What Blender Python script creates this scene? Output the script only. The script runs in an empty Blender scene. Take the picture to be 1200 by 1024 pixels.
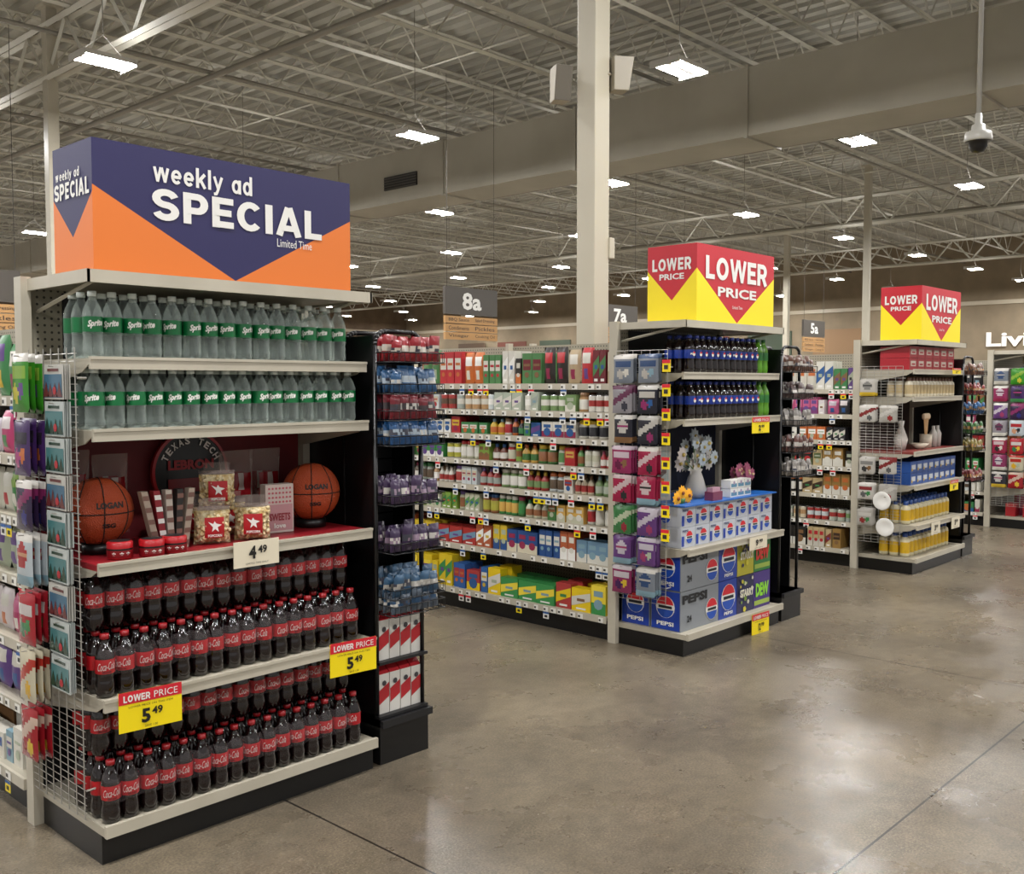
import bpy, math, random
from mathutils import Vector
R = random.Random(7)
sc = bpy.context.scene

# ------------------------------------------------------------ materials
def lin(c):
    return c/12.92 if c <= .04045 else ((c+.055)/1.055)**2.4
def H(h):
    h = h.lstrip('#')
    return tuple(lin(int(h[i:i+2], 16)/255) for i in (0, 2, 4))+(1,)
_mc = {}
def M(hx, rough=.45, metal=0, coat=0, emit=0):
    k = (hx, rough, metal, coat, emit)
    if k in _mc: return _mc[k]
    m = bpy.data.materials.new('paint_'+hx.strip('#')); m.use_nodes = True
    b = m.node_tree.nodes['Principled BSDF']
    b.inputs['Base Color'].default_value = H(hx)
    b.inputs['Roughness'].default_value = rough
    b.inputs['Metallic'].default_value = metal
    b.inputs['Coat Weight'].default_value = coat
    if emit:
        b.inputs['Emission Color'].default_value = H(hx)
        b.inputs['Emission Strength'].default_value = emit
    _mc[k] = m
    return m
def noisy(name, h1, h2, scale=8, rough=.5, bump=0, bscale=60, metal=0):
    m = bpy.data.materials.new(name); m.use_nodes = True
    nt = m.node_tree; N = nt.nodes; L = nt.links
    b = N['Principled BSDF']; b.inputs['Roughness'].default_value = rough
    b.inputs['Metallic'].default_value = metal
    tc = N.new('ShaderNodeTexCoord'); n = N.new('ShaderNodeTexNoise')
    n.inputs['Scale'].default_value = scale; n.inputs['Detail'].default_value = 5
    L.new(tc.outputs['Object'], n.inputs['Vector'])
    cr = N.new('ShaderNodeValToRGB'); cr.color_ramp.elements[0].position = .35; cr.color_ramp.elements[1].position = .65
    cr.color_ramp.elements[0].color = H(h1); cr.color_ramp.elements[1].color = H(h2)
    L.new(n.outputs['Fac'], cr.inputs['Fac']); L.new(cr.outputs['Color'], b.inputs['Base Color'])
    if bump:
        n2 = N.new('ShaderNodeTexVoronoi'); n2.inputs['Scale'].default_value = bscale
        L.new(tc.outputs['Object'], n2.inputs['Vector'])
        bp = N.new('ShaderNodeBump'); bp.inputs['Strength'].default_value = bump; bp.inputs['Distance'].default_value = .01
        L.new(n2.outputs['Distance'], bp.inputs['Height']); L.new(bp.outputs['Normal'], b.inputs['Normal'])
    return m

def floor_mat():
    m = bpy.data.materials.new('polished_concrete'); m.use_nodes = True
    nt = m.node_tree; N = nt.nodes; L = nt.links; b = N['Principled BSDF']
    tc = N.new('ShaderNodeTexCoord')
    def noise(s, d=6):
        n = N.new('ShaderNodeTexNoise'); n.inputs['Scale'].default_value = s; n.inputs['Detail'].default_value = d
        n.inputs['Roughness'].default_value = .6
        L.new(tc.outputs['Object'], n.inputs['Vector']); return n.outputs['Fac']
    def ramp(f, p0, c0, p1, c1):
        r = N.new('ShaderNodeValToRGB'); e = r.color_ramp.elements
        e[0].position = p0; e[0].color = c0; e[1].position = p1; e[1].color = c1
        L.new(f, r.inputs['Fac']); return r.outputs['Color']
    def math_(op, a, bb=None):
        n = N.new('ShaderNodeMath'); n.operation = op
        for i, x in enumerate((a, bb)):
            if x is None: continue
            if isinstance(x, (int, float)): n.inputs[i].default_value = x
            else: L.new(x, n.inputs[i])
        return n.outputs[0]
    def mix(f, a, c, mode='MIX'):
        n = N.new('ShaderNodeMix'); n.data_type = 'RGBA'; n.blend_type = mode
        if isinstance(f, (int, float)): n.inputs[0].default_value = f
        else: L.new(f, n.inputs[0])
        for i, x in ((6, a), (7, c)):
            if isinstance(x, tuple): n.inputs[i].default_value = x
            else: L.new(x, n.inputs[i])
        return n.outputs[2]
    base = ramp(noise(1.0, 8), .36, H('#5f574b'), .64, H('#786e5e'))
    fine = ramp(noise(110, 4), .36, (.55, .54, .52, 1), .64, (1.3, 1.27, 1.2, 1))
    mott = ramp(noise(14, 6), .35, (.82, .82, .82, 1), .65, (1.12, 1.11, 1.1, 1))
    c = mix(.85, base, fine, 'MULTIPLY'); c = mix(1.0, c, mott, 'MULTIPLY')
    v = N.new('ShaderNodeTexVoronoi'); v.inputs['Scale'].default_value = 95
    L.new(tc.outputs['Object'], v.inputs['Vector'])
    agg = math_('LESS_THAN', v.outputs['Distance'], .22)
    patch = ramp(noise(1.7), .44, (0, 0, 0, 1), .62, (1, 1, 1, 1))
    c = mix(math_('MULTIPLY', math_('MULTIPLY', agg, patch), .45), c, H('#a89e8c'))
    sx = N.new('ShaderNodeSeparateXYZ'); L.new(tc.outputs['Object'], sx.inputs[0])
    def joint(o, off, per):
        f = math_('FRACT', math_('DIVIDE', math_('SUBTRACT', o, off), per))
        return math_('GREATER_THAN', math_('ABSOLUTE', math_('SUBTRACT', f, .5)), .5-.0045/per)
    j = math_('MAXIMUM', joint(sx.outputs['X'], 2.16-3.49*8, 3.49), joint(sx.outputs['Y'], 1.4-3.15*8, 3.15))
    c = mix(j, c, H('#1f1b17'))
    L.new(c, b.inputs['Base Color'])
    r = ramp(noise(2.4, 9), .30, (.21, .21, .21, 1), .72, (.40, .40, .40, 1))
    L.new(r, b.inputs['Roughness'])
    b.inputs['Specular IOR Level'].default_value = .5
    bp = N.new('ShaderNodeBump'); bp.inputs['Strength'].default_value = .22; bp.inputs['Distance'].default_value = .01
    L.new(noise(9, 5), bp.inputs['Height']); L.new(bp.outputs['Normal'], b.inputs['Normal'])
    return m
def pegboard(name, hx):
    m = bpy.data.materials.new(name); m.use_nodes = True
    nt = m.node_tree; N = nt.nodes; L = nt.links; b = N['Principled BSDF']; b.inputs['Roughness'].default_value = .5
    tc = N.new('ShaderNodeTexCoord'); sx = N.new('ShaderNodeSeparateXYZ'); L.new(tc.outputs['Object'], sx.inputs[0])
    def mt(op, a, c=None):
        n = N.new('ShaderNodeMath'); n.operation = op
        for i, x in enumerate((a, c)):
            if x is None: continue
            if isinstance(x, (int, float)): n.inputs[i].default_value = x
            else: L.new(x, n.inputs[i])
        return n.outputs[0]
    def ax(o):
        return mt('POWER', mt('SUBTRACT', mt('FRACT', mt('MULTIPLY', o, 40)), .5), 2)
    h = mt('LESS_THAN', mt('ADD', ax(mt('ADD', sx.outputs['X'], sx.outputs['Y'])), ax(sx.outputs['Z'])), .035)
    mx = N.new('ShaderNodeMix'); mx.data_type = 'RGBA'; L.new(h, mx.inputs[0])
    mx.inputs[6].default_value = H(hx); mx.inputs[7].default_value = H('#3a352d')
    L.new(mx.outputs[2], b.inputs['Base Color'])
    return m
def clear_mat(name, tint, fac=.5, rough=.08):
    m = bpy.data.materials.new(name); m.use_nodes = True
    nt = m.node_tree; N = nt.nodes; L = nt.links; b = N['Principled BSDF']; o = N['Material Output']
    b.inputs['Base Color'].default_value = H(tint); b.inputs['Roughness'].default_value = rough
    t = N.new('ShaderNodeBsdfTransparent'); t.inputs[0].default_value = (.985, .995, .99, 1)
    mx = N.new('ShaderNodeMixShader'); mx.inputs[0].default_value = fac
    lw = N.new('ShaderNodeLayerWeight'); lw.inputs[0].default_value = .45
    ad = N.new('ShaderNodeMath'); ad.operation = 'MULTIPLY_ADD'; ad.inputs[1].default_value = fac*1.7; ad.inputs[2].default_value = fac*.35
    L.new(lw.outputs['Facing'], ad.inputs[0]); L.new(ad.outputs[0], mx.inputs[0])
    L.new(t.outputs[0], mx.inputs[1]); L.new(b.outputs[0], mx.inputs[2]); L.new(mx.outputs[0], o.inputs[0])
    return m

BEIGE = noisy('shelf_beige_enamel', '#a39c8b', '#ada695', 3, .4)
LIP = noisy('shelf_lip_enamel', '#b0a998', '#bbb4a3', 5, .35)
BLACK = M('#0a0a0b', .35)
BLK2 = M('#121214', .5)
PEG = pegboard('pegboard_beige', '#96907f')
WHITE = M('#e4e2dc', .4)
WIRE = M('#a8a59d', .3, .4)
CLEAR = clear_mat('clear_plastic', '#cfdcd6', .22, .05)
WRAP = clear_mat('shrink_wrap', '#d8c8c8', .05, .04)
COLA = M('#100505', .08, 0, .5)
RED = M('#a4141c', .3); RED2 = M('#7c1118', .35)
GREEN = M('#0c6636', .3)
YEL = M('#f2d810', .4)

# ------------------------------------------------------------ text
_tc = {}
def text_geo(s, off=.02, shear=0):
    k = (s, off, shear)
    if k in _tc: return _tc[k]
    cu = bpy.data.curves.new('t', 'FONT'); cu.body = s; cu.size = 1; cu.offset = off; cu.resolution_u = 2; cu.shear = shear
    ob = bpy.data.objects.new('t', cu); sc.collection.objects.link(ob)
    bpy.context.view_layer.update()
    dg = bpy.context.evaluated_depsgraph_get()
    me = bpy.data.meshes.new_from_object(ob.evaluated_get(dg))
    vs = [(v.co.x, v.co.y) for v in me.vertices]; fs = [tuple(p.vertices) for p in me.polygons]
    bpy.data.objects.remove(ob); bpy.data.curves.remove(cu); bpy.data.meshes.remove(me)
    if vs:
        x0 = min(v[0] for v in vs); x1 = max(v[0] for v in vs); y0 = min(v[1] for v in vs); y1 = max(v[1] for v in vs)
        vs = [((x-(x0+x1)/2)/(x1-x0), (y-(y0+y1)/2)/(y1-y0)) for x, y in vs]
    _tc[k] = (vs, fs); return _tc[k]
# heavy grotesque stroke lettering for the printed signs: mitred ribbons, one layer per stroke
def arc(cx, cy, rx, ry, a0, a1, n=14):
    return [(cx+rx*math.cos(math.radians(a0+(a1-a0)*i/n)), cy+ry*math.sin(math.radians(a0+(a1-a0)*i/n))) for i in range(n+1)]
Pb = [(.11, .89), (.36, .89)]+arc(.38, .66, .19, .23, 90, -90, 10)+[(.36, .43), (.11, .43)]
SF = {
 'S': (.70, .21, [arc(.35, .6975, .24, .1975, 15, 270)+arc(.35, .3025, .24, .1975, 90, -165)[1:]]),
 'P': (.68, .21, [[(.11, 0), (.11, 1)], Pb]),
 'R': (.72, .21, [[(.11, 0), (.11, 1)], Pb, [(.36, .45), (.60, 0)]]),
 'E': (.60, .21, [[(.11, 0), (.11, 1)], [(.11, .89), (.6, .89)], [(.11, .5), (.54, .5)], [(.11, .11), (.6, .11)]]),
 'C': (.74, .21, [arc(.39, .5, .28, .39, 42, 318, 18)]),
 'I': (.22, .22, [[(.11, 0), (.11, 1)]]),
 'A': (.80, .20, [[(.1, 0), (.385, 1)], [(.415, 1), (.70, 0)], [(.2, .27), (.6, .27)]]),
 'L': (.56, .21, [[(.11, 0), (.11, 1)], [(.11, .105), (.56, .105)]]),
 'O': (.80, .21, [arc(.4, .5, .29, .39, 0, 360, 24)]),
 'W': (1.08, .18, [[(.08, 1), (.30, 0)], [(.28, 0), (.53, 1)], [(.55, 1), (.80, 0)], [(.78, 0), (1.0, 1)]]),
 'w': (.86, .15, [[(.08, .72), (.25, 0)], [(.23, 0), (.42, .72)], [(.44, .72), (.63, 0)], [(.61, 0), (.78, .72)]]),
 'e': (.58, .16, [arc(.29, .36, .205, .28, 0, 318, 18), [(.09, .36), (.52, .36)]]),
 'k': (.58, .17, [[(.09, 0), (.09, 1)], [(.5, .72), (.12, .30)], [(.24, .42), (.5, 0)]]),
 'l': (.18, .17, [[(.09, 0), (.09, 1)]]),
 'y': (.60, .15, [[(.08, .72), (.32, .05)], [(.52, .72), (.26, -.02), (.19, -.16), (.05, -.18)]]),
 'a': (.56, .16, [arc(.27, .36, .185, .28, 0, 360, 20), [(.47, .72), (.47, 0)]]),
 'd': (.58, .16, [arc(.27, .36, .185, .28, 0, 360, 20), [(.48, 1), (.48, 0)]]),
 ' ': (.3, .1, []),
}
def stroke_geo(s, gap=.10):
    vs = []; fs = []; x = 0
    for ch in s:
        w, t, pl = SF[ch]; h = t/2
        for li, L_ in enumerate(pl):
            closed = math.hypot(L_[0][0]-L_[-1][0], L_[0][1]-L_[-1][1]) < 1e-6
            nr = []
            for i in range(len(L_)-1):
                dx, dy = L_[i+1][0]-L_[i][0], L_[i+1][1]-L_[i][1]; d = math.hypot(dx, dy) or 1; nr.append((-dy/d, dx/d))
            n0 = len(vs)
            for i, p in enumerate(L_):
                a = nr[i-1] if i > 0 else (nr[-1] if closed else nr[0])
                b = nr[i] if i < len(nr) else (nr[0] if closed else nr[-1])
                mx_, my = a[0]+b[0], a[1]+b[1]; q = math.hypot(mx_, my) or 1; mx_, my = mx_/q, my/q
                k = h/max(.5, mx_*a[0]+my*a[1])
                vs += [(x+p[0]+mx_*k, p[1]+my*k, li), (x+p[0]-mx_*k, p[1]-my*k, li)]
            for i in range(len(L_)-1):
                q = n0+2*i; fs.append((q, q+1, q+3, q+2))
        x += w+gap
    x1 = x-gap; y0, y1 = (-.25, 1) if 'y' in s else (0, 1)
    return [((a-x1/2)/x1, (b-(y0+y1)/2)/(y1-y0), l) for a, b, l in vs], fs

# ------------------------------------------------------------ mesh builder (local frame: a right, b inward, z up)
class MB:
    def __init__(s, ox=0, oy=0, rx=1, ry=0):
        s.v = []; s.f = []; s.m = []; s.s = []; s.mats = []; s.fr(ox, oy, rx, ry)
    def fr(s, ox=0, oy=0, rx=1, ry=0):
        s.o = (ox, oy, rx, ry); return s
    def mi(s, m):
        if m not in s.mats: s.mats.append(m)
        return s.mats.index(m)
    def add(s, pts, faces, mat, smooth=False):
        n = len(s.v); ox, oy, rx, ry = s.o
        for a, b, z in pts: s.v.append((ox+a*rx-b*ry, oy+a*ry+b*rx, z))
        for i, f in enumerate(faces):
            s.f.append(tuple(n+q for q in f)); s.m.append(s.mi(mat[i] if isinstance(mat, list) else mat)); s.s.append(smooth)
    def box(s, a0, a1, b0, b1, z0, z1, mat):
        p = [(a0, b0, z0), (a1, b0, z0), (a1, b1, z0), (a0, b1, z0), (a0, b0, z1), (a1, b0, z1), (a1, b1, z1), (a0, b1, z1)]
        s.add(p, [(0, 3, 2, 1), (4, 5, 6, 7), (0, 1, 5, 4), (1, 2, 6, 5), (2, 3, 7, 6), (3, 0, 4, 7)], mat)
    def poly(s, pts, mat): s.add(pts, [tuple(range(len(pts)))], mat)
    def rect(s, a0, a1, z0, z1, b, mat): s.poly([(a0, b, z0), (a1, b, z0), (a1, b, z1), (a0, b, z1)], mat)
    def disc(s, a, b, z, r, mat, t0=0, t1=360, n=14, sx=1):
        s.poly([(a+sx*r*math.cos(math.radians(t0+(t1-t0)*i/n)), b, z+r*math.sin(math.radians(t0+(t1-t0)*i/n))) for i in range(n+(t1-t0 != 360))], mat)
    def lathe(s, prof, a, b, z, seg=12, smooth=True, axis='z'):
        pts = []; fs = []; ms = []
        for r, h, _ in prof:
            for i in range(seg):
                t = 2*math.pi*i/seg
                if axis == 'z': pts.append((a+r*math.cos(t), b+r*math.sin(t), z+h))
                else: pts.append((a+r*math.cos(t), b+h, z+r*math.sin(t)))
        for k in range(len(prof)-1):
            for i in range(seg):
                j = (i+1) % seg
                fs.append((k*seg+i, k*seg+j, (k+1)*seg+j, (k+1)*seg+i)); ms.append(prof[k][2])
        s.add(pts, fs, ms, smooth)
    def tube(s, p, q, r, mat, seg=4, smooth=False):
        p = Vector(p); q = Vector(q); d = (q-p)
        if d.length < 1e-6: return
        d.normalize(); u = d.orthogonal().normalized(); w = d.cross(u)
        pts = []
        for c in (p, q):
            for i in range(seg):
                t = 2*math.pi*(i+.5)/seg; pts.append(tuple(c+u*r*math.cos(t)+w*r*math.sin(t)))
        s.add(pts, [(i, (i+1) % seg, seg+(i+1) % seg, seg+i) for i in range(seg)]+[tuple(range(seg))[::-1], tuple(range(seg, 2*seg))], mat, smooth)
    def path(s, pts, r, mat, seg=5):
        for i in range(len(pts)-1): s.tube(pts[i], pts[i+1], r, mat, seg, True)
    def sphere(s, a, b, z, r, mat, nu=16, nv=10, sz=1):
        s.lathe([(max(r*math.sin(math.pi*k/nv), 1e-4), -r*sz*math.cos(math.pi*k/nv), mat) for k in range(nv+1)], a, b, z, nu)
    def text(s, t, a, b, z, w, h, mat, off=.02, shear=0, rot=0):
        vs, fs = text_geo(t, off, shear); c, n = math.cos(rot), math.sin(rot)
        s.add([(a+x*w*c-y*h*n, b, z+x*w*n+y*h*c) for x, y in vs], fs, mat)
    def bold(s, t, a, b, z, w, h, mat):
        vs, fs = stroke_geo(t); s.add([(a+x*w, b-.0007*l, z+y*h) for x, y, l in vs], fs, mat)
    def textcyl(s, t, a, b, z, r, ang, w, h, mat, off=.02, shear=0, rot=0):
        vs, fs = text_geo(t, off, shear); s.cylpoly(vs, fs, a, b, z, r, ang, w, h, mat, rot)
    def cylpoly(s, vs, fs, a, b, z, r, ang, w, h, mat, rot=0):
        P = []
        for x, y in vs:
            th = ang+x*w/r; P.append((a+r*math.cos(th), b+r*math.sin(th), z+y*h+x*w*rot))
        s.add(P, fs, mat)
    def pillow(s, a, b, z, w, h, t, mf, nx=6, ny=7, lean=0):
        for side in (-1, 1):
            pts = []; fs = []; ms = []
            for j in range(ny+1):
                v = 2*j/ny-1
                for i in range(nx+1):
                    u = 2*i/nx-1
                    k = (1-abs(u)**3)*(1-abs(v)**4)
                    wr = 0 if k < .01 else R.uniform(-.14, .14)*k
                    pts.append((a+u*w/2*(1-.06*(1-v*v)), b+side*t/2*(k+wr)+lean*(v+1)/2, z+h*(v+1)/2))
            for j in range(ny):
                for i in range(nx):
                    q = j*(nx+1)+i; fs.append((q, q+1, q+nx+2, q+nx+1)); ms.append(mf((i+.5)/nx, (j+.5)/ny))
            s.add(pts, fs, ms, True)
    def build(s, name, parent=None, bevel=0):
        me = bpy.data.meshes.new(name); me.from_pydata(s.v, [], s.f)
        for m in s.mats: me.materials.append(m)
        me.polygons.foreach_set('material_index', s.m); me.polygons.foreach_set('use_smooth', s.s); me.update()
        ob = bpy.data.objects.new(name, me); sc.collection.objects.link(ob)
        if parent: ob.parent = parent
        if bevel:
            md = ob.modifiers.new('bevel', 'BEVEL'); md.width = bevel; md.segments = 2; md.limit_method = 'ANGLE'
        return ob

YF = 3.19; W = 1.15; D = .55
GX = [1.445, 4.92, 8.38, 11.85]

# ------------------------------------------------------------ room
XM, YM = 40, 46; ZC = 7.1
mb = MB(); mb.box(-9, XM, -9, YM, -.1, 0, floor_mat()); mb.build('floor')
wallm = noisy('tan_wall_paint', '#7d6f5a', '#887962', 1.5, .8)
wallb = noisy('brown_wall_paint', '#5f4e3c', '#6d5b47', 1.5, .8)
mb = MB(); mb.box(XM, XM+.2, -9, YM+.2, 0, ZC+.1, wallm); mb.box(XM-.05, XM, -9, YM, 4.6, 4.75, M('#b8ad98')); mb.box(XM-.04, XM, -9, YM, 2.2, 2.45, M('#4a3c2e'))
for k in range(9): mb.box(XM-.06, XM, 14.5+k*3.1, 16.6+k*3.1, 2.7, 3.9, M(['#5a4634', '#8a6c4c', '#3f4a3a', '#6c3a2c'][k % 4], .6))
mb.build('wall_right')
mb = MB(); mb.box(-9, XM, YM, YM+.2, 0, ZC+.1, wallb); mb.box(-9, XM, YM-.05, YM, 4.6, 4.75, M('#a09278'))
for k in range(12): mb.box(-4+k*3.6, -1.5+k*3.6, YM-.06, YM, 2.7, 4.0, M(['#8a6c4c', '#3a2e24', '#a08868', '#5a3a2c'][k % 4], .6))
mb.build('wall_back')
mb = MB(XM-.09, 11.4, 0, -1)
mb.text('Living', 0, 0, 3.2, 2.6, .7, M('#f3efe4', .5, emit=.15), .03); mb.build('store_department_lettering')
deckm = noisy('painted_steel_deck', '#a3a198', '#afada3', 1.2, .6)
mb = MB(); x = -9; prof = []
while x < XM:
    prof += [(x, ZC+.0), (x+.14, ZC), (x+.17, ZC+.07), (x+.27, ZC+.07)]; x += .3
prof.append((XM, ZC))
pts = [(p[0], -9, p[1]) for p in prof]+[(p[0], YM, p[1]) for p in prof]; n = len(prof)
mb.add(pts, [(i, i+1, n+i+1, n+i) for i in range(n-1)], deckm)
mb.build('ceiling')

steel = noisy('truss_paint', '#bcb9ad', '#c8c5b9', 2, .5)
def truss(mb, axis, c, s0, s1, z0, z1, panel, rc, rw):
    P = (lambda t, z, o=0: (t, c+o, z)) if axis == 'x' else (lambda t, z, o=0: (c+o, t, z))
    for z in (z0, z1):
        for o in (-rc*1.3, rc*1.3): mb.tube(P(s0, z, o), P(s1, z, o), rc, steel)
    t = s0; k = 0
    while t < s1-panel:
        mb.tube(P(t, z1), P(t+panel/2, z0), rw, steel, 4); mb.tube(P(t+panel/2, z0), P(t+panel, z1), rw, steel, 4); t += panel
mb = MB(); y = -1.4
while y < 44:
    truss(mb, 'x', y, -6, XM-.1, 6.38, 7.04, 1.0, .02, .013); y += 1.3
for x in (1.2, 3.4, 7.6, 10.4, 12.6, 17.4, 20, 22.3, 27, 29.6):
    mb.tube((x, -6, 7.0), (x, YM-.2, 7.0), .016, steel, 4); mb.tube((x, -6, 6.40), (x, YM-.2, 6.40), .016, steel, 4)
    y = -1.4
    while y < 42:
        mb.tube((x, y, 6.4), (x, y+1.3, 7.0), .009, steel, 3); mb.tube((x, y, 7.0), (x, y+1.3, 6.4), .009, steel, 3); y += 2.6
mb.build('roof_joists')
mb = MB()
for x in (-3.8, 5.7, 15.2, 24.7, 34.2): truss(mb, 'y', x, -6, YM-.2, 5.65, 6.34, 1.2, .045, .028)
mb.build('roof_girders')
mb = MB(); pm = M('#8c877c', .4, .2)
for y in (3.3, 8.9, 13.5, 18, 26): mb.tube((-6, y, 6.2), (XM-.2, y, 6.2), .03, pm, 8, True)
for x in (7.9, 17.5, 27): mb.tube((x, -6, 6.1), (x, YM-.2, 6.1), .045, pm, 8, True)
mb.build('sprinkler_pipes')
ductm = noisy('duct_beige', '#9e998b', '#aaa597', .8, .6)
mb = MB(); mb.box(12.2, 13.1, -9, YM-.1, 4.95, 5.87, ductm)
y = -8
while y < YM-1:
    mb.box(12.17, 13.13, y, y+.05, 4.92, 5.9, ductm); y += 3
mb.fr(12.19, 14.6, 0, -1); mb.box(0, .9, -.02, .02, 5.2, 5.44, M('#1f1d1b'))
for k in range(5): mb.box(0, .9, -.03, -.02, 5.21+k*.048, 5.22+k*.048, M('#5a554c'))
mb.build('air_duct')

colm = noisy('column_paint', '#b0a997', '#bab3a1', 1.2, .5)
def column(x, y, s=.17, extras=False):
    mb = MB(); mb.box(x-s/2, x+s/2, y-s/2, y+s/2, 0, 6.6, colm); mb.box(x-s*.9, x+s*.9, y-s*.9, y+s*.9, 0, .03, colm)
    mb.box(x-s*.9, x+s*.9, y-s*.9, y+s*.9, 6.56, 6.6, colm)
    if extras:
        mb.tube((x+s/2+.02, y-.05, 1.9), (x+s/2+.02, y-.05, 6.5), .014, colm, 6)
        mb.box(x+s/2-.01, x+s/2+.05, y-.1, y, 2.5, 2.65, colm)
    mb.build('support_column', bevel=.008)
column(5.68, 4.5, .165, True); column(5.7, 13.7, .15); column(22.5, 9.8, .14); column(5.7, 24); column(15.2, 24); column(30.5, 16)
def speaker(x, y, z, yaw):
    mb = MB(x, y, math.cos(yaw), math.sin(yaw)); c = M('#968e7e', .5); g = M('#5e584e', .8)
    p = [(-.065, -.05, -.12), (.065, -.05, -.12), (.05, .06, -.12), (-.05, .06, -.12), (-.065, -.09, .12), (.065, -.09, .12), (.05, .06, .12), (-.05, .06, .12)]
    mb.add([(a, b, z+c2) for a, b, c2 in p], [(0, 3, 2, 1), (4, 5, 6, 7), (0, 1, 5, 4), (1, 2, 6, 5), (2, 3, 7, 6), (3, 0, 4, 7)], [c, c, g, c, c, c])
    mb.tube((0, .06, z), (0, .10, z), .015, c); mb.build('loudspeaker', bevel=.006)
speaker(5.51, 4.67, 3.72, math.radians(-25)); speaker(5.825, 4.38, 3.80, math.radians(60))

# lamps
def emat(name, st):
    e = bpy.data.materials.new(name); e.use_nodes = True
    b = e.node_tree.nodes['Principled BSDF']; b.inputs['Base Color'].default_value = (1, 1, 1, 1)
    b.inputs['Emission Color'].default_value = (1, .99, .985, 1); b.inputs['Emission Strength'].default_value = st
    return e
emi = emat('led_panel', 350); emu = emat('added_uplight', 20)  # second material is an added upward glow that brightens deck and trusses
lm = MB(); hous = M('#c8c6c0', .4)
lm.box(-.30, .30, -.19, .19, .0, .05, hous); lm.box(-.31, -.295, -.2, .2, -.03, .05, hous); lm.box(.295, .31, -.2, .2, -.03, .05, hous)
for b0 in (-.165, .045): lm.poly([(-.275, b0, -.004), (-.275, b0+.12, -.004), (.275, b0+.12, -.004), (.275, b0, -.004)], emi)
lm.poly([(-.22, -.14, .054), (.22, -.14, .054), (.22, .14, .054), (-.22, .14, .054)], emu)  # glowing top face, added to lift the ceiling
g_ = M('#6a665e')
lm.tube((-.28, 0, .05), (0, 0, .3), .0025, g_); lm.tube((.28, 0, .05), (0, 0, .3), .0025, g_); lm.tube((0, 0, .3), (0, 0, 1.82), .006, g_)
l0 = lm.build('ceiling_light')
first = True
for i in range(10):
    for j in range(11):
        if first: ob = l0; first = False
        else:
            ob = bpy.data.objects.new('ceiling_light', l0.data); sc.collection.objects.link(ob)
        ob.location = (-4.04+4.66*i, -2.47+4.6*j-.04*i, 5.25)

# dome camera pendant
mb = MB(8.40, 2.77); g = M('#a09d95', .4)
mb.tube((0, 0, 3.72), (0, 0, 7.1), .018, g, 8, True)
mb.lathe([(.001, .24, g), (.025, .24, g), (.028, .16, g), (.05, .15, g), (.055, .1, g), (.1, .09, g), (.105, .03, g), (.1, .02, BLACK), (.07, .02, BLACK), (.068, -.02, BLACK), (.045, -.06, BLACK), (.001, -.07, BLACK)], 0, 0, 3.50, 24)
mb.build('dome_security_camera')

# aisle signs
def aisle_sign(x, y, z, label, w=1.15):
    mb = MB(x, y); t = M('#b88c58', .6); k = M('#2d2a28', .5); kb = M('#4c463f', .5)
    mb.box(-w/2, w/2, 0, .05, z-.02, z+.4, kb); mb.text(label, 0, -.004, z+.19, .42, .27, WHITE, .03)
    zz = z-.05
    for i, (l, r_) in enumerate([('BBQ Sauce', 'Salad Dressing'), ('Condiments', 'Pickles'), ('Vinegar', 'Cooking Oil')]):
        mb.box(-w/2, w/2, 0, .04, zz-.11, zz, t)
        mb.text(l, -w*.25, -.004, zz-.055, w*.38, .06, k, .0); mb.text(r_, w*.25, -.004, zz-.055, w*.38, .06, k, .0)
        zz -= .125
    for a in (-w*.45, w*.45): mb.tube((a, .02, z+.4), (a, .02, 6.3), .004, k); mb.tube((a, .02, z-.4), (a, .02, z+.1), .004, k)
    mb.build('aisle_sign', None)
aisle_sign(11.1, 11.2, 2.70, '8a'); aisle_sign(15.9, 11.9, 2.75, '7a'); aisle_sign(24.4, 12, 2.85, '5a', 1.2); aisle_sign(4.75, 13.9, 2.7, '9a')

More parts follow.
